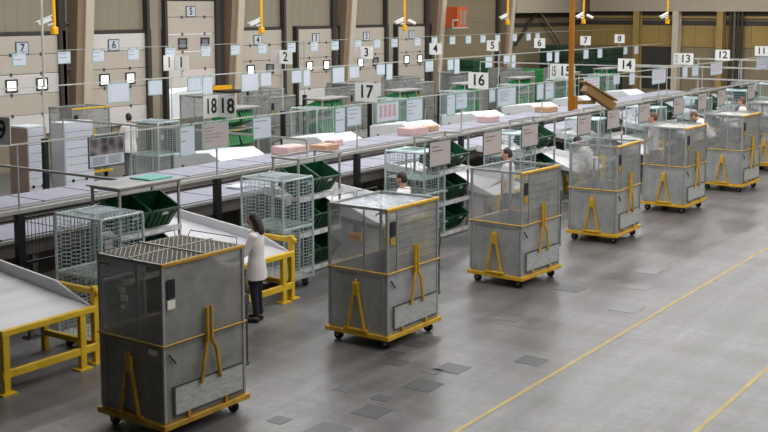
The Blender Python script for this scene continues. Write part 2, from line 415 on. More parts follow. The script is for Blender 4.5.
for k in range(4): MB().tube([(0, k*.2, 0), (0, k*.2, 4.6)], .07, 8).build('pipe', 'dark_trim' if k != 2 else 'frame_brown', t)
# outside the raised door
g = MB().box((10, Y1+.3, -1.3), (70, 75, -1.1)); tag(g.build('yard', 'asphalt'), 'pale asphalt yard outside the raised dock door', 'yard')
v = thing('delivery_van', 'white and red delivery van parked outside the raised dock door', 'van', (36.0, 36.5, -1.1), R(200))
MB().prism([(-2.4, .35), (2.2, .35), (2.3, 1.0), (1.7, 1.25), (1.0, 2.3), (-2.4, 2.4)], 'y', -.95, .95).build('body', 'van_white', v, bevel=.06)
MB().box((-2.42, -.97, .5), (2.32, .97, .8)).build('stripe', 'van_red', v)
MB().prism([(1.22, 1.95), (1.72, 1.27), (1.76, 1.29), (1.26, 1.98)], 'y', -.8, .8).build('windscreen', 'glass_dark', v)
for wx in (-1.5, 1.4):
    for wy in (-.95, .75): MB().tube([(wx, wy, .35), (wx, wy+.2, .35)], .35, 14).build('wheel', 'rubber', v)
t = thing('yard_shed', 'brown brick shed with orange and white canopy outside the raised door', 'shed', (47.5, 46, -1.1))
MB().box((-3, -1.5, 0), (3, 1.5, 2.3)).build('walls', 'cab_brown', t)
MB().prism([(-3.2, 2.3), (3.2, 2.3), (3.0, 2.9), (-3.0, 2.9)], 'y', -1.8, 1.5).build('canopy', 'orange_box', t)
# ------------------------------------------------------------------ caster builder
def caster(parent, x, y, top, r=.065, wm='rubber'):
    c = MB().box((x-.045, y-.05, top-.02), (x+.045, y+.05, top)).box((x-.04, y-.035, r*.9), (x-.028, y+.035, top-.02)).box((x+.028, y-.035, r*.9), (x+.04, y+.035, top-.02)).build('caster', 'steel_dark', parent)
    MB().tube([(x-.024, y, r), (x+.024, y, r)], r, 12).build('wheel', wm, c)
    MB().tube([(x-.046, y, r), (x+.046, y, r)], r*.28, 8).build('axle', 'galv_dull', c)

# ------------------------------------------------------------------ tall steel cages
CA, CB, CH = 1.052, 1.315, 2.0
def wires(mb, o, u, v, lu, lv, nu, nv, r):
    o, u, v = Vector(o), Vector(u), Vector(v)
    for k in range(nu+1):
        p = o+u*(lu*k/nu); mb.beam(p, p+v*lv, r*2)
    for k in range(nv+1):
        p = o+v*(lv*k/nv); mb.beam(p, p+u*lu, r*2)
    return mb
def steel_cage(i, label, loc, rz, side_m, front_m, panel_m, lid, yel='yellow', sticker=None):
    t = thing('wheeled_cage', label, 'cage', loc, rz, 'tall wheeled steel cages')
    b, a, zm = CB, CA, 1.105
    o = .035
    MB().box((-o, -o, .15), (b+o, .04, .215)).box((-o, a-.04, .15), (b+o, a+o, .215)).box((-o, .04, .15), (.04, a-.04, .215)).box((b-.04, .04, .15), (b+o, a-.04, .215)).build('deck_frame', yel, t, bevel=.006)
    MB().box((.04, .04, .17), (b-.04, a-.04, .21)).build('deck_plate', 'steel_dark', t)
    for x, y in ((.12, .1), (b-.12, .1), (.12, a-.1), (b-.12, a-.1)): caster(t, x, y, .15, .07)
    for x, y in ((0, 0), (b-.04, 0), (0, a-.04), (b-.04, a-.04)):
        MB().box((x, y, .225), (x+.04, y+.04, CH)).build('corner_post', 'post_grey', t, bevel=.004)
    # lower sheets
    for (p, q) in (((.04, .012, .225), (b-.04, .024, zm)), ((.04, a-.024, .225), (b-.04, a-.012, zm)), ((.012, .04, .225), (.024, a-.04, zm)), ((b-.024, .04, .225), (b-.012, a-.04, zm))):
        MB().box(p, q).build('lower_panel', panel_m, t)
    # raised edge frames on the lower -x sheet
    MB().box((-.004, .05, .25), (.012, .085, zm-.03)).box((-.004, a-.11, .25), (.012, a-.06, zm-.03)).box((-.004, .085, zm-.06), (.012, a-.11, zm-.03)).build('panel_edge', panel_m, t)
    # upper mesh: one woven sheet per side
    for (p, q, m) in (((.04, .017), (b-.04, .017), front_m), ((.04, a-.017), (b-.04, a-.017), side_m), ((.017, .04), (.017, a-.04), side_m), ((b-.017, .04), (b-.017, a-.04), side_m)):
        mb = MB(); mb.v = [(*p, zm), (*q, zm), (*q, CH-.03), (*p, CH-.03)]; mb.f = [(0, 1, 2, 3)]
        mb.build('mesh_panel', m, t)
    for k in range(7 if i else 0): MB().box((.04, .008, zm+.1+k*.11), (b-.04, .014, zm+.105+k*.11)).build('mesh_rib', 'fine_mesh_dense' if i != 1 else 'post_grey', t)
    if i: MB().box((.24, .002, zm), (.262, .014, CH-.03)).build('mesh_stile', 'post_grey', t)
    MB().box((.004, .40, zm), (.014, .425, CH-.03)).build('mesh_stile', 'post_grey', t)
    # belts
    for p, q in (((-.012, -.012, 0), (b+.012, -.012, 0)), ((-.012, -.012, 0), (-.012, a+.012, 0)), ((-.012, a+.012, 0), (b+.012, a+.012, 0)), ((b+.012, -.012, 0), (b+.012, a+.012, 0))):
        MB().beam((p[0], p[1], zm), (q[0], q[1], zm), .022, .02).build('belt_rail', yel, t, bevel=.006)
    MB().beam((-.005, .015, CH), (b+.005, .015, CH), .05, .045).build('top_rail', yel, t, bevel=.008).data
    MB().beam((.015, .02, CH), (.015, a, CH), .035, .04).build('top_rail', 'post_grey', t)
    MB().beam((.0, a-.015, CH), (b, a-.015, CH), .035, .04).build('top_rail', 'post_grey', t)
    MB().beam((b-.015, .02, CH), (b-.015, a, CH), .035, .04).build('top_rail', 'post_grey', t)
    # A-shaped tow bar on the -x face
    c = a*.50
    tb = MB().beam((-.035, c+.15, .245), (-.035, c+.025, .84), .032, .045, (1, 0, 0)).beam((-.035, c-.15, .245), (-.035, c-.025, .84), .032, .045, (1, 0, 0))
    tb.box((-.06, c-.05, .74), (-.01, c+.05, .93)).box((-.055, c-.2, .225), (0, c+.2, .26)).box((-.045, c-.018, .93), (-.02, c+.018, .97))
    tb.build('tow_bar', yel, t, bevel=.005)
    # folded prop bars on the -y face
    for s in (-1, 1):
        cx = b*.52+s*.035
        MB().tube([(cx, -.03, 1.42), (cx, -.035, 1.02), (cx+s*.05, -.05, .93), (cx+s*.12, -.045, .56)], .021, 8).build('prop_bar', yel, t)
    MB().box((b*.52-.06, -.028, 1.0), (b*.52+.06, .004, 1.05)).build('prop_bracket', yel, t)
    kb = MB().box((.14, -.018, .29), (b-.08, .012, .62)).build('kick_board', 'kick', t)
    MB().box((.14, -.024, .605), (b-.08, -.014, .63)).box((.14, -.024, .275), (b-.08, -.014, .295)).box((.13, -.024, .275), (.15, -.014, .63)).build('board_edge', 'steel_dark', kb)
    for bx in (.35, .95): MB().box((bx-.02, -.03, .15), (bx+.02, .0, .3)).build('board_bracket', yel, t)
    # latch rod on the far end
    MB().tube([(b+.05, .02, .55), (b+.05, .02, 1.55)], .012, 6).box((b, .0, 1.3), (b+.07, .05, 1.42)).box((b, .0, .55), (b+.06, .04, .58)).build('latch_rod', 'steel_dark', t)
    MB().box((.075, -.006, 1.62), (.19, .004, 1.83)).build('tag_holder', 'black', t)
    MB().box((.075, -.004, 1.50), (.19, .004, 1.60)).build('sticker', 'yellow_dirty' if i != 0 else 'sticker', t)
    lb = MB().beam((.07, -.014, 1.0), (.17, -.014, .88), .02, .012); lb.build('hasp', 'black', t)
    if lid == 'wire':
        m = MB(); n = 16
        for k in range(-n, n+9):
            for s in (0, 1):
                pts = []
                x0 = k*.075
                p, q = ((x0, 0), (x0+a, a)) if s == 0 else ((x0+a, 0), (x0, a))
                # clip to 0..b in x
                (xa, ya), (xb, yb) = p, q
                tt = []
                for lim in (.03, b-.03):
                    if (xa-lim)*(xb-lim) < 0: tt.append((lim-xa)/(xb-xa))
                ins = [0] if .03 <= xa <= b-.03 else []
                ins += tt
                if .03 <= xb <= b-.03: ins.append(1)
                if len(ins) >= 2:
                    f, g2 = min(ins), max(ins)
                    m.beam((xa+(xb-xa)*f, ya+(yb-ya)*f, CH+.02), (xa+(xb-xa)*g2, ya+(yb-ya)*g2, CH+.02), .009, .008)
        m.build('lid_mesh', 'lid_wire', t, kind='stuff')
        MB().box((b*.5-.015, 0, CH+.026), (b*.5+.015, a, CH+.04)).box((0, a*.5-.012, CH+.026), (b, a*.5+.012, CH+.036)).build('lid_bar', 'lid_wire', t)
    if lid in ('wire', 'film'):
        m = MB()
        for (p, q) in ((.1, .62), (.68, 1.2)):
            m.tube([(b*.62*p/.62 if 0 else p*b/1.3, a-.01, CH), (p*b/1.3, a+.0, CH+.09), (q*b/1.3, a, CH+.09), (q*b/1.3, a-.01, CH)], .006, 5)
        m.tube([(b-.02, a*.1, CH), (b+.01, a*.12, CH+.09), (b+.01, a*.85, CH+.09), (b-.02, a*.87, CH)], .006, 5)
        m.build('wire_handle', 'steel_dark', t)
    if lid in ('film', 'sheet'):
        g = MB(); nx, ny = 14, 11
        for ix in range(nx+1):
            for iy in range(ny+1):
                u_, v_ = ix/nx, iy/ny
                g.v.append((.03+u_*(b-.06), .04+v_*(a-.07), CH-.015-.09*math.sin(math.pi*u_)*math.sin(math.pi*v_)+random.uniform(-.012, .012)))
        for ix in range(nx):
            for iy in range(ny):
                k = ix*(ny+1)+iy; g.f.append((k, k+ny+1, k+ny+2, k+1))
        g.build('film_cover', 'film' if lid == 'film' else 'galv_dull', t, smooth=False)
    if sticker == 'paper':
        for (y, z, w2, h2) in ((.60, 1.62, .1, .06), (.56, 1.53, .11, .06), (.63, 1.72, .06, .035), (.62, 1.44, .05, .03), (.84, 1.90, .16, .03)):
            MB().box((-.001, y, z), (.006, y+w2, z+h2)).build('sticker', 'sticker' if z < 1.7 else 'galv_dull', t)
        MB().box((.0, .1, .98), (.006, .24, 1.04)).build('sticker', 'sticker', t)
    if sticker == 'orange':
        s = MB().box((-.001, .45, 1.52), (.006, .64, 1.63)).build('sticker', 'sticker_orange', t)
        text('1131', .075, s, (-.002, .545, 1.575), '-x', 'print_red')
    if sticker == 'white':
        MB().box((-.001, .42, 1.74), (.006, .54, 1.78)).build('sticker', 'sticker', t)
    return t
CAGES = [
 ((8.615, 8.846), -.020, 'fine_mesh_old', 'fine_mesh_dense', 'steel_old', 'wire', 'yellow_dirty', 'paper', 'nearest tall grey steel cage with diamond wire lid, left foreground'),
 ((12.826, 8.755), -.014, 'fine_mesh_open', 'fine_mesh_dense', 'steel', 'film', 'yellow_cage', 'orange', 'tall wheeled steel cage with film cover and orange numbered sticker'),
 ((17.033, 8.869), -.061, 'fine_mesh_open', 'fine_mesh_dense', 'steel', None, 'yellow_cage', None, 'tall open-topped steel cage, third from the left foreground'),
 ((21.441, 9.015), .033, 'fine_mesh', 'fine_mesh_dense', 'steel', None, 'yellow_cage', 'white', 'tall steel cage in front of the bending worker, fourth in the row'),
 ((25.616, 9.091), -.019, 'fine_mesh', 'fine_mesh_dense', 'steel', 'sheet', 'yellow_cage', None, 'tall steel cage in front of the brown-haired man, fifth in the row'),
 ((29.461, 8.966), -.054, 'fine_mesh', 'fine_mesh_dense', 'steel', 'sheet', 'yellow_cage', None, 'tall steel cage with draped cover, sixth in the row'),
 ((33.9, 9.15), -.02, 'fine_mesh', 'fine_mesh_dense', 'steel', 'sheet', 'yellow_cage', None, 'tall steel cage cut off by the right picture edge'),
]
for i, (p, th, sm, fm, pm, lid, yel, st, lab) in enumerate(CAGES):
    steel_cage(i, lab, (p[0], p[1], 0), th, sm, fm, pm, lid, yel, st)
# the same cages parked beyond the sorter
for k in range(7):
    steel_cage(20+k, 'grey steel cage on the far side near the dock wall, %s from the left' % ORD[k], (21.0+4.2*k+(1.2 if k == 1 else .3 if k % 2 else 0), 24.9+.15*(k % 3), 0), R(4*(k % 3)-3), 'fine_mesh', 'fine_mesh', 'steel', 'sheet' if k % 2 else None, 'steel' if k else 'yellow', None)
for k in range(6):
    steel_cage(30+k, 'grey steel cage parked behind the far racks, %s of the inner row' % ORD[k], (27.2+4.2*k, 23.0, 0), R(2), 'fine_mesh', 'fine_mesh_dense', 'steel_old', None, 'steel', None)

# ------------------------------------------------------------------ loop sorter: two legs of trays
tray_me = MB().prism([(-.60, .03), (-.50, 0), (.50, 0), (.60, .03), (.60, .055), (-.60, .055)], 'y', -.52, .52).mesh('tray'); tray_me.materials.append(MATS['tray'])
tdark = MB().box((-.04, -.50, -.03), (.04, .50, .035)).box((-.3, -.3, -.12), (.3, .3, 0)).mesh('carriage'); tdark.materials.append(MATS['black'])
def sorter_leg(label, yc, z, xa, xb):
    t = thing('sorter_conveyor', label, 'conveyor', (0, yc, 0), 0, 'legs of the loop sorter')
    MB().box((xa, -.56, z-.30), (xb, -.46, z-.06)).box((xa, .46, z-.30), (xb, .56, z-.06)).build('side_frame', 'frame_brown', t)
    MB().box((xa, -.46, z-.26), (xb, .46, z-.22)).build('under_plate', 'black', t)
    MB().box((xa, -.60, z-.07), (xb, -.54, z-.02)).box((xa, .54, z-.07), (xb, .60, z-.02)).build('edge_strip', 'rail_grey', t)
    lm = MB().box((-.05, -.53, 0), (.05, -.45, z-.30)).box((-.05, .45, 0), (.05, .53, z-.30)).box((-.04, -.45, .35), (.04, .45, .43)).mesh('support'); lm.materials.append(MATS['frame_brown'])
    x = xa+.6; k = 0
    while x < xb-.5:
        link('tray', tray_me, t, loc=(x, 0, z-.055), rot=(R(0), 0, 0)); link('carriage', tdark, t, loc=(x+.625, 0, z-.05))
        if k % 2 == 0: link('support', lm, t, loc=(x, 0, 0))
        x += 1.25; k += 1
sorter_leg('near leg of the loop sorter with lilac-grey trays behind the workers', 15.28, 1.2, 6.0, 48.0)
sorter_leg('far leg of the loop sorter with lilac-grey trays before the white far chutes', 17.35, 1.28, 6.0, 48.0)
mid = MB().box((6, 15.95, .2), (48, 16.6, .9)); tag(mid.build('cable_duct', 'frame_brown'), 'dark brown cable duct running between the two sorter legs', 'duct')

# ------------------------------------------------------------------ chutes with yellow end frames
def near_chute_proto(label, mirror=False):
    """local origin: right front foot line x=0 (chute spans -1.62..0), front y=0 (end frame), back y=2.95"""
    t = thing('sorter_chute', label, 'chute', (0, 0, 0), 0, 'chutes of the sorter')
    def bed(y): return .80+.36*max(0, y)/2.9
    W = 1.50
    n = 8; m = MB()
    for k in range(n+1):
        y = .05+k*(2.85/n)
        for x in (-W+.04, -.04):
            m.v += [(x, y, bed(y)), (x, y, bed(y)-.02)]
    for k in range(n):
        i = k*4; m.f += [(i, i+2, i+6, i+4), (i+1, i+5, i+7, i+3), (i, i+4, i+5, i+1), (i+2, i+3, i+7, i+6)]
    m.f += [(0, 1, 3, 2), (n*4, n*4+2, n*4+3, n*4+1)]
    m.build('slide_bed', 'chute_perforated', t)
    prof = [(.04, bed(0)-.03), (.06, bed(0)+.01), (.75, bed(.75)+.17), (2.9, bed(2.9)+.14), (2.9, bed(2.9)-.04)]
    for x in (-W, -.04): MB().prism(prof, 'x', x, x+.04).build('side_wall', 'chute_white', t, bevel=.004)
    # under-skin sheet of the chute
    MB().prism([(.1, bed(0)-.05), (2.88, bed(2.9)-.05), (2.88, bed(2.9)-.16), (.3, bed(0)-.10)], 'x', -W+.05, -.05).build('under_skin', 'frame_brown', t)
    # yellow frame
    y = 0
    MB().box((-W-.02, -.05, .74), (.0, .03, .82)).build('end_beam', 'yellow', t, bevel=.006)
    MB().box((-W-.02, -.04, .20), (.0, .02, .30)).build('end_beam', 'yellow', t, bevel=.006)
    for x in (-W+.04, -.24):
        lg = MB().box((x-.05, -.045, .015), (x+.05, .025, .76)).build('leg', 'yellow', t, bevel=.006)
        MB().box((x-.11, -.10, 0), (x+.11, .08, .018)).build('foot_plate', 'yellow', lg)
    for x in (.05,):
        lg = MB().box((x-.045, .02, .015), (x+.045, .1, 1.06)).build('post', 'yellow', t, bevel=.006)
        MB().box((x-.09, -.04, 0), (x+.09, .17, .018)).build('foot_plate', 'yellow', lg)
        MB().box((x-.035, .05, .95), (x+.035, 1.15, 1.03)).build('side_beam', 'yellow', t, bevel=.006)
        MB().box((x-.035, .06, .22), (x+.035, 1.15, .30)).build('side_beam', 'yellow', t, bevel=.006)
        MB().box((x-.04, 1.07, .0), (x+.04, 1.15, .96)).build('post', 'yellow', t)
        MB().ball((x, .0, .98), .05, 8, 6).build('buffer', 'yellow', t, smooth=True)
    MB().box((-W*.5-.03, .35, .5), (-W*.5+.03, .41, .76)).box((-W*.5-.09, .3, .48), (-W*.5+.09, .46, .51)).build('sensor_bracket', 'galv_dull', t)
    return t
PER = 4.2
XR = [10.13+PER*k for k in range(-1, 9)]
names_near = ['cut by the left picture edge', 'in front of the woman in the pale coat', 'in front of the dark-haired man behind the second cage', 'in front of the man behind the third cage', 'in front of the bending worker', 'in front of the brown-haired man', 'behind the sixth steel cage', 'behind the seventh steel cage', 'near the far end of the near row']
ch = near_chute_proto('white chute with yellow end frame ' + names_near[0]); ch.location = (10.13, 11.68, 0)
for k in range(1, 9):
    dup(ch, 'white chute with yellow end frame ' + names_near[k], (10.13+PER*k, 11.68, 0))
# far chutes: white hoods sloping away from the far leg
FP, FX = 4.1, 19.6
def far_chute(label):
    t = thing('hooded_chute', label, 'chute', (0, 0, 0), 0, 'hooded chutes on the far side')
    W, P = 1.6, [(0, .98), (0, 1.17), (.5, 1.40), (1.65, 1.28), (1.65, .80), (.4, .80)]
    for x in (0, W-.03): MB().prism(P, 'x', x, x+.03).build('side_panel', 'chute_white', t, bevel=.005)
    MB().prism([(0, 1.15), (0, 1.175), (.5, 1.405), (.5, 1.38)], 'x', .03, W-.03).build('front_cover', 'chute_white', t)
    MB().prism([(.5, 1.38), (.5, 1.405), (1.65, 1.285), (1.65, 1.26)], 'x', .03, W-.03).build('top_cover', 'chute_white', t)
    MB().prism([(.03, .98), (1.65, .82), (1.65, .85), (.03, 1.01)], 'x', .03, W-.03).build('slide_bed', 'chute_white', t)
    for (yy, zz) in ((.75, 1.02), (1.35, 1.02)): MB().tube([(-.012, yy, zz), (.01, yy, zz)], .035, 10).build('latch_hole', 'steel_dark', t)
    for x in (.08, W-.08):
        for y in (.5, 1.6): MB().box((x-.035, y-.035, 0), (x+.035, y+.035, .82)).build('leg', 'frame_brown', t)
    MB().box((-.02, 1.66, .70), (W+.02, 1.74, .80)).box((-.02, 1.66, .2), (.08, 1.74, .7)).box((W-.08, 1.66, .0), (W+.02, 1.74, .7)).box((-.02, 1.66, 0), (.08, 1.74, .2)).build('end_frame', 'yellow', t)
    return t
fc = far_chute('white hooded chute on the far side of the sorter, first from the left'); fc.location = (FX, 17.97, 0)
for k in range(1, 7):
    dup(fc, 'white hooded chute on the far side of the sorter, %s from the left' % ORD[k], (FX+FP*k, 17.97, 0))

# ------------------------------------------------------------------ galvanised roll cages
def roll_cage(label, sheet=False):
    t = thing('roll_cage', label, 'roll cage', (0, 0, 0), 0, 'galvanised wire roll cages')
    w_, d_, zt = .78, .93, 1.93
    MB().box((0, 0, .16), (w_, d_, .20)).build('base', 'galv_dull', t, bevel=.005)
    for x, y in ((.1, .1), (w_-.1, .1), (.1, d_-.1), (w_-.1, d_-.1)): caster(t, x, y, .16, .06)
    for x, y in ((0, 0), (w_, 0), (0, d_), (w_, d_)):
        MB().tube([(x, y, .16), (x, y, zt-.06), (x+(.05 if x == 0 else -.05), y, zt)], .021, 8).build('post', 'galv', t)
    for p, q in (((0, 0), (w_, 0)), ((w_, 0), (w_, d_)), ((w_, d_), (0, d_)), ((0, d_), (0, 0))):
        MB().tube([(*p, zt-.02), (*q, zt-.02)], .015, 7).build('top_rail', 'galv', t)
        L = Vector((*q, 0))-Vector((*p, 0)); u = L.normalized()
        m = wires(MB(), (*p, .2), u, (0, 0, 1), L.length, zt-.24, 9, 30, .0025)
        m.build('wire_panel', 'galv', t, kind='stuff')
        MB().tube([(*p, 1.08), (*q, 1.08)], .011, 6).build('middle_rail', 'galv', t)
    m = wires(MB(), (0, 0, zt-.02), (1, 0, 0), (0, 1, 0), w_, d_, 12, 12, .0036); m.build('wire_top', 'galv', t, kind='stuff')
    wires(MB(), (0, 0, 1.06), (1, 0, 0), (0, 1, 0), w_, d_, 10, 10, .0036).build('wire_shelf', 'galv', t, kind='stuff')
    MB().box((.2, d_*.35, zt-.012), (.2+.5, d_*.8, zt+.0)).build('plastic_sheet', 'film', t)
    MB().box((.06, -.012, 1.5), (.2, -.002, 1.62)).build('sign_plate', 'galv_dull', t)
    return t
rc = roll_cage('galvanised wire roll cage behind the nearest steel cage'); rc.location = (10.42, 11.85, 0)
rc_lab = ['galvanised wire roll cage beside the woman in the pale coat', 'wire roll cage behind the second steel cage, grey board in front', 'wire roll cage left of the man at the third steel cage', 'wire roll cage left of the bending worker', 'wire roll cage behind the man with brown hair', 'pale wire roll cage behind the sixth steel cage', 'pale wire roll cage behind the seventh steel cage', 'last wire roll cage of the near row']
rcs = [rc]
RX = [14.52, 18.95, 23.1, 27.25, 31.4, 35.6, 39.8, 44.0]
for k in range(8):
    o = dup(rc, rc_lab[k], (RX[k], 12.02+.03*(k % 3), 0), R(1.5*(k % 3)-1)); rcs.append(o)
    if k >= 1:
        for (z, yy) in ((.62, 0), (1.36, 0), (1.9, 0)):
            MB().box((.03, .04, z), (.75, .89, z+.03)).build('sheet_shelf', 'galv_sheet', o)
# far side
for k in range(6):
    o = dup(rc, 'wire roll cage on the far side of the sorter, %s from the left' % ORD[k], (26.38+FP*k, 20.85, 0), math.pi)
o = dup(rc, 'wire roll cage beside the worker in the back by the dock doors', (20.25, 20.8, 0), R(3))

# ------------------------------------------------------------------ racks and tilted bins
RW, RD, RH = 1.26, .62, 2.12
def rack(label, board, levels=(.05, .70, 1.36)):
    t = thing('bin_rack', label, 'rack', (0, 0, 0), 0, 'racks for the green bins')
    for x, y in ((0, 0), (RW-.035, 0), (0, RD-.035), (RW-.035, RD-.035)):
        MB().box((x, y, 0), (x+.035, y+.035, RH)).build('upright', 'galv_dull', t)
    for z in levels:
        MB().prism([(.0, z-.02), (RD, z+.0), (RD, z+.02), (.0, z)], 'x', .035, RW-.035).build('shelf', 'galv_dull', t)
        s = MB().box((.0, -.02, z-.03), (RW, .0, z+.06)).build('shelf_lip', 'rail_white', t)
        lb = MB()
        for q in range(4): lb.box((.12+q*.3, -.024, z-.02), (.27+q*.3, -.02, z+.04))
        lb.build('shelf_label', 'paper', s, kind='stuff')
    for (p, q) in (((0, 0), (RW, 0)), ((0, RD), (RW, RD)), ((.017, 0), (.017, RD)), ((RW-.017, 0), (RW-.017, RD))):
        MB().beam((*p, RH-.02), (*q, RH-.02), .035).build('top_bar', 'galv_dull', t)
    if board: MB().box((-.05, -.05, RH), (RW+.05, RD+.05, RH+.025)).build('top_board', 'galv_dull', t)
    return t
def bin_mesh(m):
    # open tote, tapered, ribbed; opening up, then tilted towards -y
    bw, bd, h, th = .295, .25, .36, .012
    mb = MB()
    def ring(s, z, e=0): return [(-bw*s+e, -bd*s+e, z), (bw*s-e, -bd*s+e, z), (bw*s-e, bd*s-e, z), (-bw*s+e, bd*s-e, z)]
    mb.v = ring(.82, 0)+ring(1, h)+ring(1, h, th)+ring(.82, th, th)
    mb.f = [(0, 3, 2, 1)]+[(k, (k+1) % 4, 4+(k+1) % 4, 4+k) for k in range(4)]+[(4+k, 4+(k+1) % 4, 8+(k+1) % 4, 8+k) for k in range(4)]+[(8+k, 8+(k+1) % 4, 12+(k+1) % 4, 12+k) for k in range(4)]+[(12, 13, 14, 15)]
    # rim lip
    for p, q in (((-bw, -bd), (bw, -bd)), ((bw, -bd), (bw, bd)), ((bw, bd), (-bw, bd)), ((-bw, bd), (-bw, -bd))):
        mb.beam((*p, h-.015), (*q, h-.015), .03, .03)
    for sx in (-.62, -.22, .22, .62):
        for s in (-1, 1):
            mb.beam((sx*bw*.84, s*bd*.84, .02), (sx*bw, s*(bd+.004), h-.03), .02, .02)
    for sy in (-.4, .4):
        for s in (-1, 1): mb.beam((s*bw*.84, sy*bd*.84, .02), (s*(bw+.004), sy*bd, h-.03), .02, .02)
    mb.xform(Matrix.Translation((0, 0, .10)) @ Matrix.Rotation(R(26), 4, 'X'))
    me = mb.mesh('green_bin'); me.materials.append(MATS[m]); return me
BM = bin_mesh('bin_green'); BMB = bin_mesh('bin_green_bright')
# handle window follows the tapered front wall
LBM = MB().beam((-.07, -.252, .28), (.07, -.252, .28), .012, .045).xform(Matrix.Translation((0, 0, .10)) @ Matrix.Rotation(R(26), 4, 'X')).mesh('handle'); LBM.materials.append(MATS['paper'])
def fill_rack(px, py, rz, me, where, grp, levels=((.05, 'bottom'), (.70, 'middle'), (1.36, 'top'))):
    for z, zn in levels:
        for q, qn in ((0, 'left'), (1, 'right')):
            if rz: qn = 'right' if qn == 'left' else 'left'
            lx, ly = .325+q*.61, .36
            wx, wy = (px+lx, py+ly) if not rz else (px-lx, py-ly)
            o = link('green_bin', me, None, loc=(wx, wy, z+.03), rot=(0, 0, rz))
            tag(o, '%s, %s shelf %s, %s' % ('dark green bin' if not rz else 'bright green bin', zn, qn, where), 'bin', grp)
            link('handle', LBM, o)
rwhere = ['behind the nearest steel cage', 'right of the woman in pale coat', 'behind the second steel cage', 'behind the third steel cage', 'behind the fourth steel cage', 'behind the fifth steel cage', 'behind the sixth steel cage', 'behind the seventh steel cage']
rk = rack('galvanised bin rack with flat top board ' + rwhere[0], True); rk.location = (11.50, 12.65, 0)
fill_rack(11.50, 12.65, 0, BM, rwhere[0], 'dark green bins of the near racks')
MB().box((.72, .1, RH+.026), (1.2, .55, RH+.05)).build('teal_cover', 'teal_lid', rk)
for k in range(1, 8):
    px, py = 11.52+PER*k, 12.65 if k < 2 else 12.32
    dup(rk, 'galvanised bin rack ' + rwhere[k], (px, py, 0), 0, skip=('top_board', 'teal_cover'))
    fill_rack(px, py, 0, BM, rwhere[k], 'dark green bins of the near racks')
far_where = ['%s far rack from the left' % ORD[max(0, k-1)] for k in range(8)]
FL = ((.32, 'bottom'), (.94, 'middle'), (1.56, 'top'))
rkf = rack('galvanised bin rack beyond the sorter, ' + far_where[1], True, (.32, .94, 1.56))
for k in range(1, 8):
    px, py = 23.56+FP*(k-1), 20.95
    if k == 1: rkf.location = (px, py, 0); rkf.rotation_euler = (0, 0, math.pi)
    else: dup(rkf, 'galvanised bin rack beyond the sorter, ' + far_where[k], (px, py, 0), math.pi)
    fill_rack(px, py, math.pi, BMB, far_where[k], 'bright green bins of the far racks', FL)

# ------------------------------------------------------------------ front guard rail with dark posts and the mesh fence
PX = [10.74+4.3*k for k in range(-1, 9)]
t = thing('guard_rail', 'long grey guard rail on black posts along the near sorter leg', 'rail', (0, 13.98, 0))
MB().box((6, -.04, 1.745), (48, .03, 1.80)).build('top_beam', 'rail_grey', t)
MB().box((6, -.02, 1.64), (48, .02, 1.67)).build('lower_bar', 'black_post', t)
for x in PX:
    MB().box((x-.065, -.05, 0), (x+.065, .06, 1.745)).build('post', 'black_post', t, bevel=.006)
    MB().tube([(x, 0, 1.8), (x, 0, 2.77)], .016, 6).build('sign_pole', 'rail_grey', t)
f = thing('mesh_fence', 'black wire mesh fence panel left of the front bin rack', 'fence', (10.82, 13.94, 0))
MB().beam((0, 0, 1.72), (1.85, 0, 1.72), .03).beam((0, 0, .98), (1.85, 0, .98), .04).beam((0, 0, .25), (1.85, 0, .25), .03).build('frame_bar', 'black_post', f)
m = MB()
for k in range(27): m.beam((.03+k*.068, 0, .25), (.03+k*.068, 0, 1.72), .007)
m.build('wire', 'steel_dark', f, kind='stuff')

# ------------------------------------------------------------------ overhead sign rails
def rail(label, y, z, xa, xb, r_, m, post_xs=(), group=None):
    t = thing('sign_rail', label, 'rail', (0, y, 0), 0, 'overhead rails for the station signs')
    MB().beam((xa, 0, z), (xb, 0, z), r_*2, r_*2).build('bar', m, t)
    for x in post_xs:
        MB().tube([(x, .0, 1.78), (x, .0, z)], .018, 6).build('pole', m, t)
        MB().box((x-.06, -.05, 0), (x+.06, .05, 1.8)).build('post', 'black_post', t)
    return t
rail('thin overhead rail carrying signs eleven to nineteen above the near sorter leg', 13.93, 2.785, 6, 52, .012, 'rail_white')
rail('overhead rail carrying signs one to eight beyond the far chutes', 21.25, 3.0, 8, 56, .014, 'rail_white', [17.1, 21.2, 25.7, 30.1, 34.4, 38.7, 43.0])
rail('high thin rail with paired paper notices before the dock doors', 24.65, 3.66, 8, 58, .009, 'rail_grey', [31.0, 45.0])
for (xx, y0, y1, z, lab) in ((12.8, 14.0, 18.4, 1.98, 'short cross rail over the trays at the left picture edge'), (17.6, 13.95, 21.2, 2.20, 'long cross rail between the near and far sign rails'), (37.2, 13.95, 21.2, 2.80, 'cross rail under the sign numbered fourteen')):
    t = thing('cross_rail', lab, 'rail', (xx, 0, 0))
    MB().beam((0, y0, z), (0, y1, z), .04).build('bar', 'rail_grey', t)
    MB().tube([(0, y0, 1.8 if y0 > 13 else 0), (0, y0, z)], .018, 6).tube([(0, y1, 0), (0, y1, z)], .018, 6).build('pole', 'rail_grey', t)
t = thing('end_railing', 'white three-bar railing at the far end of the sorter', 'railing', (52, 0, 0))
for (y0, y1, z) in ((13, 18.2, 2.46), (13, 21.2, 2.08), (13, 24.6, 1.53)): MB().beam((0, y0, z), (0, y1, z), .07).build('bar', 'rail_white', t)
for yy in (13.2, 16, 18, 20.8, 24.4): MB().beam((0, yy, 0), (0, yy, 2.5 if yy < 18.5 else 1.55), .06).build('post', 'rail_grey', t)

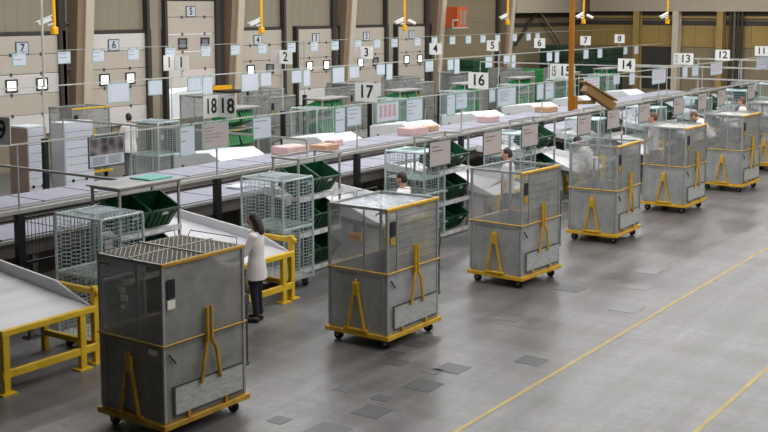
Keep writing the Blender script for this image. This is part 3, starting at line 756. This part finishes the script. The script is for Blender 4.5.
NG = {}
def notice(x, ztop, wd, h, y, where, rail_name, m='paper', edge='teal_edge', lines=0, red=False, photo=False):
    t = thing('paper_notice', where, 'notice', (x, y, ztop), 0, 'notices hung on the ' + rail_name)
    MB().box((-wd/2, -.008, -h), (wd/2, .004, 0)).build('backing', edge, t)
    MB().box((-wd/2+.022, -.011, -h+.022), (wd/2-.022, -.006, -.022)).build('sheet', m, t)
    for s in (-1, 1): MB().box((s*wd*.35-.012, -.012, -.03), (s*wd*.35+.012, .016, .035)).build('clip', 'rail_grey', t)
    if lines:
        l = MB()
        for q in range(lines):
            zz = -h*.18-q*h*.62/lines
            if red:
                for c in range(4): l.box((-wd*.38+c*wd*.2, -.0125, zz-.012), (-wd*.38+c*wd*.2+wd*.13, -.011, zz+.010))
            else: l.box((-wd*.4, -.0125, zz-.008), (-wd*.4+wd*random.uniform(.2, .7), -.011, zz+.008))
        l.build('print', 'print_red' if red else 'print_grey', t, kind='stuff')
    return t
P1 = [19.1, 20.56, 21.76, 23.07, 24.56, 26.08, 27.44, 28.76, 30.28, 31.54, 32.74, 34.14, 35.37, 36.54, 38.18, 39.46, 40.87, 42.18, 43.43, 44.74, 46.33, 47.71, 48.63]
for i, x in enumerate(P1):
    notice(x, 3.62, .44, .33, 24.63, 'small pale notice on the high back rail, %s from the left' % ow(i+1), 'high back rail', lines=2)
P2 = [(19.36, .72, .49), (20.6, .49, .38), (22.02, .52, .37), (22.52, .39, .49), (24.24, .72, .5), (24.93, .48, .4), (26.32, .47, .38), (26.81, .34, .51), (28.39, .62, .49), (29.23, .54, .38), (30.7, .49, .36), (31.2, .35, .53), (33.68, .52, .38), (35.1, .41, .39), (35.55, .36, .54), (37.91, .54, .42), (39.32, .5, .33), (39.88, .33, .51), (43.03, .5, .37), (43.74, .4, .46), (46.64, .5, .4), (48.14, .5, .41), (51.08, .45, .35), (52.42, .5, .38)]
for i, (x, wd, h) in enumerate(P2):
    notice(x, 2.965, wd, h, 21.23, 'pale teal-edged %s notice on the far sign rail, %s from the left' % ('upright' if h > wd else 'wide', ow(i+1)), 'far sign rail')
P3 = [(14.22, .37, .53, 2), (14.93, .69, .47, 5), (16.2, .52, .41, 2), (18.64, .34, .52, 2), (19.13, .51, .42, 3), (20.37, .86, .43, -7), (21.44, .66, .5, 4), (23.02, .37, .5, 2), (23.51, .52, .38, 2), (25.01, .31, .32, 0), (25.78, .95, .46, 6), (27.66, .39, .43, 0), (28.22, .5, .44, 2), (30.98, 1.1, .41, -3), (32.8, .5, .3, 0), (34.03, .45, .38, 0), (36.34, 1.2, .47, -4), (38.8, .5, .38, 0), (39.82, .6, .39, 2), (42.16, 1.3, .45, -4), (47.94, 1.6, .5, -3)]
for i, (x, wd, h, ln) in enumerate(P3):
    notice(x, 2.765, wd, h, 13.905, '%s notice board on the near sign rail, %s from the left' % ('red-printed' if ln < 0 else 'pale teal-edged', ow(i+2)), 'near sign rail', 'panel_pink' if i == 1 else 'paper', lines=abs(ln), red=ln < 0)
t = notice(12.4, 2.765, .76, .5, 13.905, 'dark-framed photo poster on the near sign rail at the left', 'near sign rail', edge='dark_edge')
MB().box((-.35, -.014, -.30), (.35, -.010, -.03)).build('photo', 'photo_print', t)
l = MB()
for q in range(6):
    for c in (-.3, .03): l.box((c, -.0135, -.34-q*.022), (c+.26, -.011, -.33-q*.022))
l.build('print', 'print_grey', t, kind='stuff')

t = thing('hanging_pole', 'thin pale pole hanging from the roof at the left', 'pole', (17.1, 21.2, 0))
MB().tube([(0, 0, 3.02), (0, 0, ZC)], .03, 8).build('tube', 'rail_white', t)
# numbered signs
def sign(num, x, y, z, pole_to, left=None, faded=False, wd=.55, h=.40):
    t = thing('station_sign', 'white station sign with the black number %s' % NUMW[num], 'sign', (x, y, z), 0, 'numbered station signs')
    MB().box((-.006, -wd/2, 0), (.006, wd/2, h)).build('board', 'board_white', t)
    text(num, h*.95, t, (-.009, 0, h*.5), '-x')
    if pole_to < z: MB().box((-.012, -.015, pole_to-z), (.012, .015, 0)).build('stem', 'rail_grey', t)
    if left:
        b = MB().box((-.40, wd/2-.01, 0), (-.012, wd/2+.004, h)).build('side_board', 'board_white' if left != 'grey' else 'panel_pink', t)
        if left != 'grey': text(num, h*.95, b, (-.206, wd/2-.012, h*.5), '-y', 'print_dark' if left == 'dark' else 'print_grey', sx=.8)
    return t
for num, x, left in (('19', 10.40, None), ('18', 15.3, 'dark'), ('17', 19.63, None), ('16', 24.39, None), ('15', 29.3, 'dark'), ('14', 33.67, None), ('13', 38.95, 'faint'), ('12', 42.96, None), ('11', 47.98, None)):
    sign(num, x, 13.95, 2.82, 2.8, left, wd=.42 if num in ('18',) else .56)
for num, x, left in (('1', 21.55, 'dark'), ('2', 25.81, 'grey'), ('3', 29.89, 'grey'), ('4', 34.07, None), ('5', 38.17, None), ('6', 42.1, None), ('7', 46.55, None), ('8', 50.32, None)):
    sign(num, x, 21.22, 3.17, 3.0, left, wd=.50, h=.40)
# grey boards on poles in front of the roll cages
BX = [19.33, 21.48, 23.23, 26.18, 27.98, 30.13, 32.79, 34.9, 36.73, 39.95]
for i, x in enumerate(BX):
    t = thing('station_board', 'grey dark-edged info board hanging before the roll cages, %s from the left' % ORD[i], 'board', (x, 11.93, 0), 0, 'grey boards hanging before the roll cages')
    MB().box((-.41, -.012, 1.63), (.41, .0, 2.16)).build('backing', 'dark_edge', t)
    MB().box((-.385, -.018, 1.655), (.385, -.01, 2.135)).build('face', 'panel_pink', t)
    pb = MB()
    for q in range(2): pb.box((-.3, -.021, 2.03-q*.08), (-.3+.25+.15*((q+i) % 2), -.018, 2.045-q*.08))
    pb.build('print', 'print_dark', t, kind='stuff')
    for sx in (-.3, .3): MB().box((sx-.012, -.004, 2.14), (sx+.012, .011, 2.22)).build('hanger', 'galv_dull', t)
t = thing('board_rail', 'thin grey rail on slim posts carrying the grey info boards', 'rail', (0, 11.95, 0))
MB().beam((18.7, 0, 2.20), (42.5, 0, 2.20), .016).build('bar', 'rail_grey', t)
for k in range(2, 9): MB().tube([(10.13+PER*k+.28, 0, 0), (10.13+PER*k+.28, 0, 2.20)], .014, 6).build('post', 'galv_dull', t)

# ------------------------------------------------------------------ cctv cameras and their yellow drop pipes
def cctv_white(x, y, z, label, double=False):
    t = thing('ceiling_camera', label, 'camera', (x, y, z), 0, 'white cameras on yellow drop pipes')
    MB().tube([(0, 0, -.25), (0, 0, ZC-z)], .045, 8).build('drop_pipe', 'yellow_bright', t)
    MB().cbox((0, 0, -.2), (.16, .16, .2)).build('junction_box', 'yellow_bright', t, bevel=.02)
    d = Vector((-.75, .35, -.35)).normalized()
    p = Vector((-.1, 0, .12))
    MB().beam(p, p+d*.36, .12, .11).build('housing', 'cam_white', t, bevel=.015)
    MB().beam(p+Vector((0, 0, .07))-d*.03, p+Vector((0, 0, .07))+d*.42, .14, .02).build('sunshield', 'cam_white', t)
    MB().tube([(-.03, 0, -.02), (-.15, .05, -.06), (-.2, .05, .02)], .03, 7).build('bracket', 'cam_white', t)
    if double:
        q = Vector((.1, -.1, .1)); d2 = Vector((.6, -.6, -.4)).normalized()
        MB().beam(q, q+d2*.32, .12, .11).build('housing', 'cam_white', t, bevel=.015)
cctv_white(19.75, 24.0, 4.4, 'white camera on yellow pipe above dock door seven')
cctv_white(28.0, 24.0, 4.28, 'white camera on yellow pipe above dock door four')
cctv_white(36.3, 24.0, 4.24, 'white twin camera on yellow pipe above dock door two', True)
cctv_white(44.5, 24.0, 4.36, 'white camera on yellow pipe near the orange box')
cctv_white(46.9, 21.5, 4.40, 'white twin camera right of the near camera pole', True)
cctv_white(48.4, 18.2, 4.40, 'white camera on yellow pipe above the sign numbered thirteen')
# near pole with the long housing, its shade put into the dark colours
t = thing('pole_camera', 'large camera hanging from a pole, shade painted into both, in the middle distance', 'camera', (17.02, 8.0, 0))
MB().tube([(0, 0, 3.12), (0, 0, ZC)], .045, 10).build('pole', 'pole_shaded', t)
MB().cbox((.05, -.02, 3.25), (.12, .12, .22)).build('clamp', 'pole_shaded', t, bevel=.01)
MB().beam((.05, -.03, 3.25), (.38, -.25, 3.25), .05, .06).build('arm', 'case_shaded', t)
MB().beam((.36, -.235, 3.22), (.36, -.235, 3.40), .06).build('knuckle', 'case_shaded', t)
p, q = Vector((.19, -.15, 3.49)), Vector((.64, -.46, 3.16))
MB().beam(p, q, .16, .14, (0, 0, 1)).build('housing', 'case_shaded', t, bevel=.01)
MB().beam(p+Vector((-.03, .02, .11)), q+Vector((.03, -.02, .11)), .19, .025).build('sunshield', 'case_shaded', t)
t = thing('orange_cabinet', 'orange wall cabinet with white bracket high on the back wall', 'cabinet', (45.0, 27.0, 3.9))
MB().box((-.1, -.2, 0), (.75, .6, .95)).build('body', 'orange_box', t, bevel=.02)
MB().box((.1, -.215, .12), (.32, -.2, .8)).box((.42, -.215, .12), (.66, -.2, .8)).build('door', 'cab_brown', t)
MB().beam((-.6, -.25, 0), (.75, -.25, 0), .05).beam((-.6, -.25, .35), (-.1, -.25, .35), .05).beam((-.6, -.25, .0), (-.6, -.25, .35), .05).build('bracket', 'rail_white', t)
MB().box((-.1, .55, .2), (.1, .98, .4)).build('wall_mount', 'steel_dark', t)

# ------------------------------------------------------------------ white cabinets at the left, and things on the far side
def slat_cabinet(label, x, y, wd, d, side):
    t = thing('roll_container', label, 'container', (x, y, 0), 0, 'white roll containers')
    for sx in (0, wd-.03): MB().box((sx, 0, .2), (sx+.03, d, 2.0)).build('side_panel', side, t)
    MB().box((0, 0, .16), (wd, d, .2)).box((0, 0, 2.0), (wd, d, 2.04)).box((.03, d-.03, .2), (wd-.03, d, 2.0)).build('body', 'cab_white', t)
    for k in range(9): MB().box((.03, .0, .205+k*.2), (wd-.03, .028, .395+k*.2)).build('slat', 'cab_white', t, bevel=.008)
    MB().tube([(.25*wd, -.012, .62), (.25*wd, .002, .62)], .04, 10).tube([(.72*wd, -.012, .62), (.72*wd, .002, .62)], .035, 10).build('vent', 'black', t)
    for a, b in ((.1, .1), (wd-.1, .1), (.1, d-.1), (wd-.1, d-.1)): caster(t, a, b, .16, .06)
slat_cabinet('white slatted roll container with brown side at the left picture edge', 17.0, 21.75, .55, .66, 'cab_brown')
slat_cabinet('wider white slatted roll container right of the brown-sided one', 18.1, 21.75, .88, .5, 'cab_white')
slat_cabinet('white roll container half hidden at the far left', 15.5, 21.75, .7, .62, 'lilac')
# crash guards in yellow and black
gm = []
for k in range(6):
    t = thing('crash_guard', 'yellow and black crash guard at far chute, %s from the left' % ORD[k], 'guard', (21.28+FP*k, 20.2, 0), 0, 'yellow and black crash guards')
    MB().box((-.1, -.06, 0), (.1, .06, 1.05)).build('plate', 'yellow_bright', t, bevel=.01)
    for z in (.15, .45, .75): MB().prism([(-.101, z), (.101, z+.12), (.101, z+.24), (-.101, z+.12)], 'y', -.063, -.06).build('stripe', 'black', t)
    MB().box((-.16, -.12, 0), (.16, .12, .02)).build('foot_plate', 'yellow_bright', t)
# parcels on the far leg
for i, (x, y, l_, d_, h_, m) in enumerate(((21.3, 17.4, .75, .55, .2, 'parcel_pink'), (22.4, 17.2, .6, .5, .14, 'cardboard'), (23.2, 17.5, .5, .3, .16, 'parcel_pink'), (26.6, 17.3, .8, .5, .2, 'parcel_pink'), (27.6, 17.4, .5, .4, .16, 'cardboard'), (30.9, 17.3, .7, .5, .18, 'parcel_pink'), (35.0, 17.35, .7, .5, .18, 'cardboard'), (17.0, 15.25, .4, .3, .05, 'paper'))):
    t = thing('parcel', '%s parcel lying on the sorter trays, %s from the left' % ({'parcel_pink': 'pinkish', 'cardboard': 'brown', 'paper': 'flat white'}[m], ORD[i]), 'parcel', (x, y, 1.281 if y > 16 else 1.201), R(8*(i % 3)-6))
    MB().box((-l_/2, -d_/2, 0), (l_/2, d_/2, h_)).build('carton', m, t, bevel=.015)
    MB().box((-l_/2, -.03, h_), (l_/2, .03, h_+.003)).build('tape', 'sticker', t)
# far stacks of green crates and dark shelving near the end wall
for i, (x, y, h_, m) in enumerate(((53.3, 24.6, 2.6, 'green_dark'), (55.2, 24.0, 2.75, 'green_dark'), (54.0, 26.2, 2.9, 'green_dark'), (57.1, 24.8, 2.7, 'green_dark'), (49.0, 25.4, 1.9, 'bin_green_bright'), (46.6, 27.0, 2.4, 'bin_green'))):
    t = thing('crate_stack', '%s green stack of crates by the far corner, %s from the left' % ('bright' if 'bright' in m else 'dark', ['third', 'fifth', 'fourth', 'sixth', 'second', 'first'][i]), 'crate stack', (x, y, 0))
    n = int(h_/.33); 
    for k in range(n):
        MB().box((-.85, -.6, k*h_/n+.005), (.85, .6, (k+1)*h_/n-.01)).build('crate', m, t, bevel=.03)
t = thing('fork_truck', 'yellow fork truck parked by dock door four', 'fork truck', (28.5, 25.75, 0), R(80))
MB().box((-.5, -.45, .12), (.5, .45, .9)).build('chassis', 'yellow_bright', t, bevel=.06)
MB().box((.5, -.4, .05), (.62, -.3, 2.2)).box((.5, .3, .05), (.62, .4, 2.2)).box((.5, -.3, 2.05), (.62, .3, 2.2)).build('mast', 'yellow_bright', t)
MB().box((-.4, -.4, .9), (-.34, -.34, 2.0)).box((-.4, .34, .9), (-.34, .4, 2.0)).box((-.42, -.42, 2.0), (.5, .42, 2.06)).build('overhead_guard', 'black', t)
MB().box((.62, -.3, .06), (1.5, -.18, .1)).box((.62, .18, .06), (1.5, .3, .1)).build('fork', 'steel_dark', t)
for a in (-.35, .35):
    for b in (-.47, .35): MB().tube([(a, b, .16), (a, b+.12, .16)], .16, 12).build('wheel', 'rubber', t)

# ------------------------------------------------------------------ people
def capsule(mb, p0, p1, r0, r1, n=12):
    p0, p1 = Vector(p0), Vector(p1); d = p1-p0; L = d.length; d.normalize()
    pts, rs = [], []
    for k in range(4):
        a = math.pi/2*(1-k/4); pts.append(p0-d*r0*math.sin(a)); rs.append(max(r0*math.cos(a), .002))
    pts.append(p0); rs.append(r0); pts.append(p1); rs.append(r1)
    for k in range(1, 5):
        a = math.pi/2*k/4; pts.append(p1+d*r1*math.sin(a)); rs.append(max(r1*math.cos(a), .002))
    mb.tube(pts, rs, n)
def loft(mb, rings, n=16):
    i = len(mb.v); m = len(rings)
    for (c, rx, ry) in rings:
        for j in range(n):
            t = 2*math.pi*j/n; mb.v.append((c[0]+rx*math.cos(t), c[1]+ry*math.sin(t), c[2]))
    for k in range(m-1):
        for j in range(n): mb.f.append((i+k*n+j, i+k*n+(j+1) % n, i+(k+1)*n+(j+1) % n, i+(k+1)*n+j))
    mb.f.append(tuple(i+j for j in reversed(range(n)))); mb.f.append(tuple(i+(m-1)*n+j for j in range(n)))
def fuse(mb, name, vox, m, parent, sm=3):
    me = mb.mesh('tmp'); o = bpy.data.objects.new('tmp', me); COL.objects.link(o)
    r = o.modifiers.new('r', 'REMESH'); r.mode = 'VOXEL'; r.voxel_size = vox; r.use_smooth_shade = True
    s = o.modifiers.new('s', 'SMOOTH'); s.factor = .5; s.iterations = sm
    dg = bpy.context.evaluated_depsgraph_get(); dg.update()
    me2 = bpy.data.meshes.new_from_object(o.evaluated_get(dg)); bpy.data.objects.remove(o); bpy.data.meshes.remove(me)
    me2.name = name; me2.materials.clear(); me2.materials.append(MATS[m])
    for p in me2.polygons: p.use_smooth = True
    return link(name, me2, parent)
def person(label, loc, rz, scale=1.0, hair='hair_dark', long_hair=False, top='shirt', coat=False, legs='navy', bend=0., short=False, hands=((.20, .34, 1.04), (.17, .30, 1.0)), head_turn=0., vox=.011):
    t = thing('person', label, 'person', loc, rz); t.scale = (scale,)*3
    piv = Vector((0, 0, .95)); BR = Matrix.Translation(piv) @ Matrix.Rotation(R(-bend), 4, 'X') @ Matrix.Translation(-piv)
    def U(p): return BR @ Vector(p)
    sh = .175 if coat else .195
    HR = Matrix.Translation((0, .0, 1.52)) @ Matrix.Rotation(R(-12), 4, 'X') @ Matrix.Rotation(R(head_turn), 4, 'Z') @ Matrix.Translation((0, 0, -1.52))
    body = MB()
    loft(body, [((0, 0, .84), .13, .10), ((0, 0, .95), .155, .11), ((0, 0, 1.1), .13, .095), ((0, .01, 1.3), .155, .115), ((0, 0, 1.42), .15, .095), ((0, 0, 1.48), .08, .07)])
    i0 = 0
    capsule(body, (0, -.005, 1.46), (0, .01, 1.58), .056, .052)
    h0 = len(body.v)
    body.ball((0, .015, 1.655), (.075, .095, .112), 16, 12)
    body.ball((0, .055, 1.60), (.052, .05, .06), 12, 8)
    capsule(body, (0, .105, 1.655), (0, .125, 1.628), .010, .015, 8)
    for s in (-1, 1):
        body.ball((s*.076, .0, 1.645), (.012, .022, .032), 8, 6)
        capsule(body, (s*.012, .10, 1.675), (s*.05, .088, 1.68), .009, .008, 6)
    capsule(body, (-.018, .108, 1.598), (.018, .108, 1.598), .008, .008, 6)
    body.xform(HR, h0)
    body.xform(BR, i0)
    arms = []
    for s, hp in ((-1, hands[0]), (1, hands[1])):
        S0 = U((s*sh, 0, 1.41)); W = Vector((s*hp[0], hp[1], hp[2]))
        if bend: W = U((s*.15, .35, 1.0)) if bend < 40 else Vector((s*.16, .62, .72))
        mid_ = (S0+W)/2; L = (W-S0).length; off = math.sqrt(max(0, .285**2-(L/2)**2)) if L < .57 else .02
        E_ = mid_+Vector((s*.5, -.55, -.75)).normalized()*off
        arms.append((s, S0, E_, W))
        capsule(body, S0, E_, .050, .040); capsule(body, E_, W, .040, .027)
        d = (W-E_).normalized(); side = Vector((-s, 0, 0)); side = (side-d*side.dot(d)).normalized(); nrm = d.cross(side)
        dn = nrm if nrm.z < 0 else -nrm
        P = W+d*.05
        capsule(body, W+d*.02+side*.018, P+d*.03+side*.018, .022, .020, 8); capsule(body, W+d*.02-side*.018, P+d*.03-side*.018, .022, .019, 8)
        for q, fl in enumerate((.062, .072, .068, .052)):
            b0 = P+d*.035+side*(.03-q*.02)
            k1 = b0+d*fl*.55+dn*.008; k2 = k1+d*fl*.35+dn*.028
            capsule(body, b0, k1, .0095, .009, 6); capsule(body, k1, k2, .009, .008, 6)
        b0 = W+d*.03+side*.034; k1 = b0+d*.03+side*.026+dn*.01; k2 = k1+d*.03+dn*.008
        capsule(body, b0, k1, .012, .011, 6); capsule(body, k1, k2, .011, .009, 6)
    for s in (-1, 1):
        capsule(body, (s*.085, 0, .88), (s*.095, .015, .49), .078, .052); capsule(body, (s*.095, .015, .49), (s*.10, -.02, .09), .05, .034)
        capsule(body, (s*.10, -.02, .06), (s*.11, .13, .04), .036, .03)
    fuse(body, 'body', vox, 'skin', t, 2)
    # top garment
    g = MB()
    if coat:
        loft(g, [((0, 0, .70), .215, .165), ((0, 0, .9), .195, .15), ((0, 0, 1.08), .165, .125), ((0, .01, 1.28), .18, .14), ((0, 0, 1.42), .17, .115), ((0, 0, 1.50), .075, .07)])
    else:
        loft(g, [((0, 0, .86), .175, .13), ((0, 0, .98), .175, .13), ((0, 0, 1.1), .165, .12), ((0, .01, 1.3), .185, .14), ((0, 0, 1.42), .17, .118), ((0, 0, 1.495), .075, .072)])
    g.xform(BR)
    for s, S0, E_, W in arms:
        capsule(g, S0, E_ if not short else S0+(E_-S0)*.75, .066, .056)
        if not short: capsule(g, E_, E_+(W-E_)*.9, .056, .042)
    fuse(g, 'shirt' if not coat else 'coat', vox, top, t, 3)
    # trousers
    g = MB()
    loft(g, [((0, 0, .80), .165, .12), ((0, 0, .92), .170, .125), ((0, 0, 1.0), .158, .115)])
    for s in (-1, 1):
        capsule(g, (s*.085, 0, .86), (s*.095, .015, .49), .092, .066); capsule(g, (s*.095, .015, .49), (s*.10, -.02, .13), .066, .052)
    fuse(g, 'trousers', vox, legs, t, 3)
    for s in (-1, 1):
        g = MB(); capsule(g, (s*.10, -.03, .045), (s*.112, .15, .038), .046, .04); g.v = [(a, b, max(.0, c)) for a, b, c in g.v]
        g.build('shoe', 'shoe', t, smooth=True)
    # hair: a shell over the skull, open at the face
    g = MB()
    g.ball((0, -.006, 1.682), (.083, .098, .098), 16, 12); g.ball((0, -.03, 1.64), (.080, .076, .085), 14, 10)
    if long_hair:
        loft(g, [((0, -.07, 1.40), .075, .035), ((0, -.075, 1.48), .10, .05), ((0, -.06, 1.58), .098, .06), ((0, -.03, 1.68), .09, .08)])
        for s in (-1, 1): capsule(g, (s*.072, .0, 1.66), (s*.082, -.02, 1.48), .026, .022, 8)
    g.xform(HR); g.xform(BR)
    fuse(g, 'hair', vox, hair, t, 2)
    # eyes
    for s in (-1, 1):
        MB().ball((s*.032, .098, 1.657), .011, 8, 6).xform(HR).xform(BR).build('eye', 'black', t)
    return t
person('woman in pale coat and dark trousers working at the first chute', (13.0, 11.30, 0), R(22), .955, 'hair_dark', True, 'coat', True, 'navy', hands=((.18, .36, 1.02), (.16, .34, 1.0)))
person('dark-haired man in white shirt behind the second steel cage', (17.15, 11.36, 0), R(10), 1.03, 'hair_dark', vox=.013)
person('dark-haired man in white shirt behind the third steel cage', (21.15, 11.34, 0), R(20), 1.05, 'hair_dark', short=True, hands=((.24, .1, .86), (.2, .3, 1.0)), vox=.013)
person('worker in white shirt and grey trousers bending behind the fourth steel cage', (25.15, 11.15, 0), R(5), 1.06, 'hair_dark', bend=34, legs='grey_cloth', vox=.013)
person('brown-haired man in white shirt standing behind the fifth steel cage', (29.45, 11.36, 0), R(12), 1.12, 'hair_brown', short=True, legs='grey_cloth', vox=.013)
person('stooping worker in white shirt between fifth and sixth steel cages', (33.35, 11.1, 0), R(5), 1.08, 'hair_brown', bend=40, legs='navy', vox=.014)
person('brown-haired man in white shirt behind the sixth steel cage', (37.2, 11.36, 0), R(12), 1.07, 'hair_brown', vox=.014)
person('worker in white coat with black hair at the back near the dock doors', (22.35, 24.1, 0), R(-20), 1.04, 'hair_black', coat=True, top='shirt', legs='grey_cloth', vox=.014)
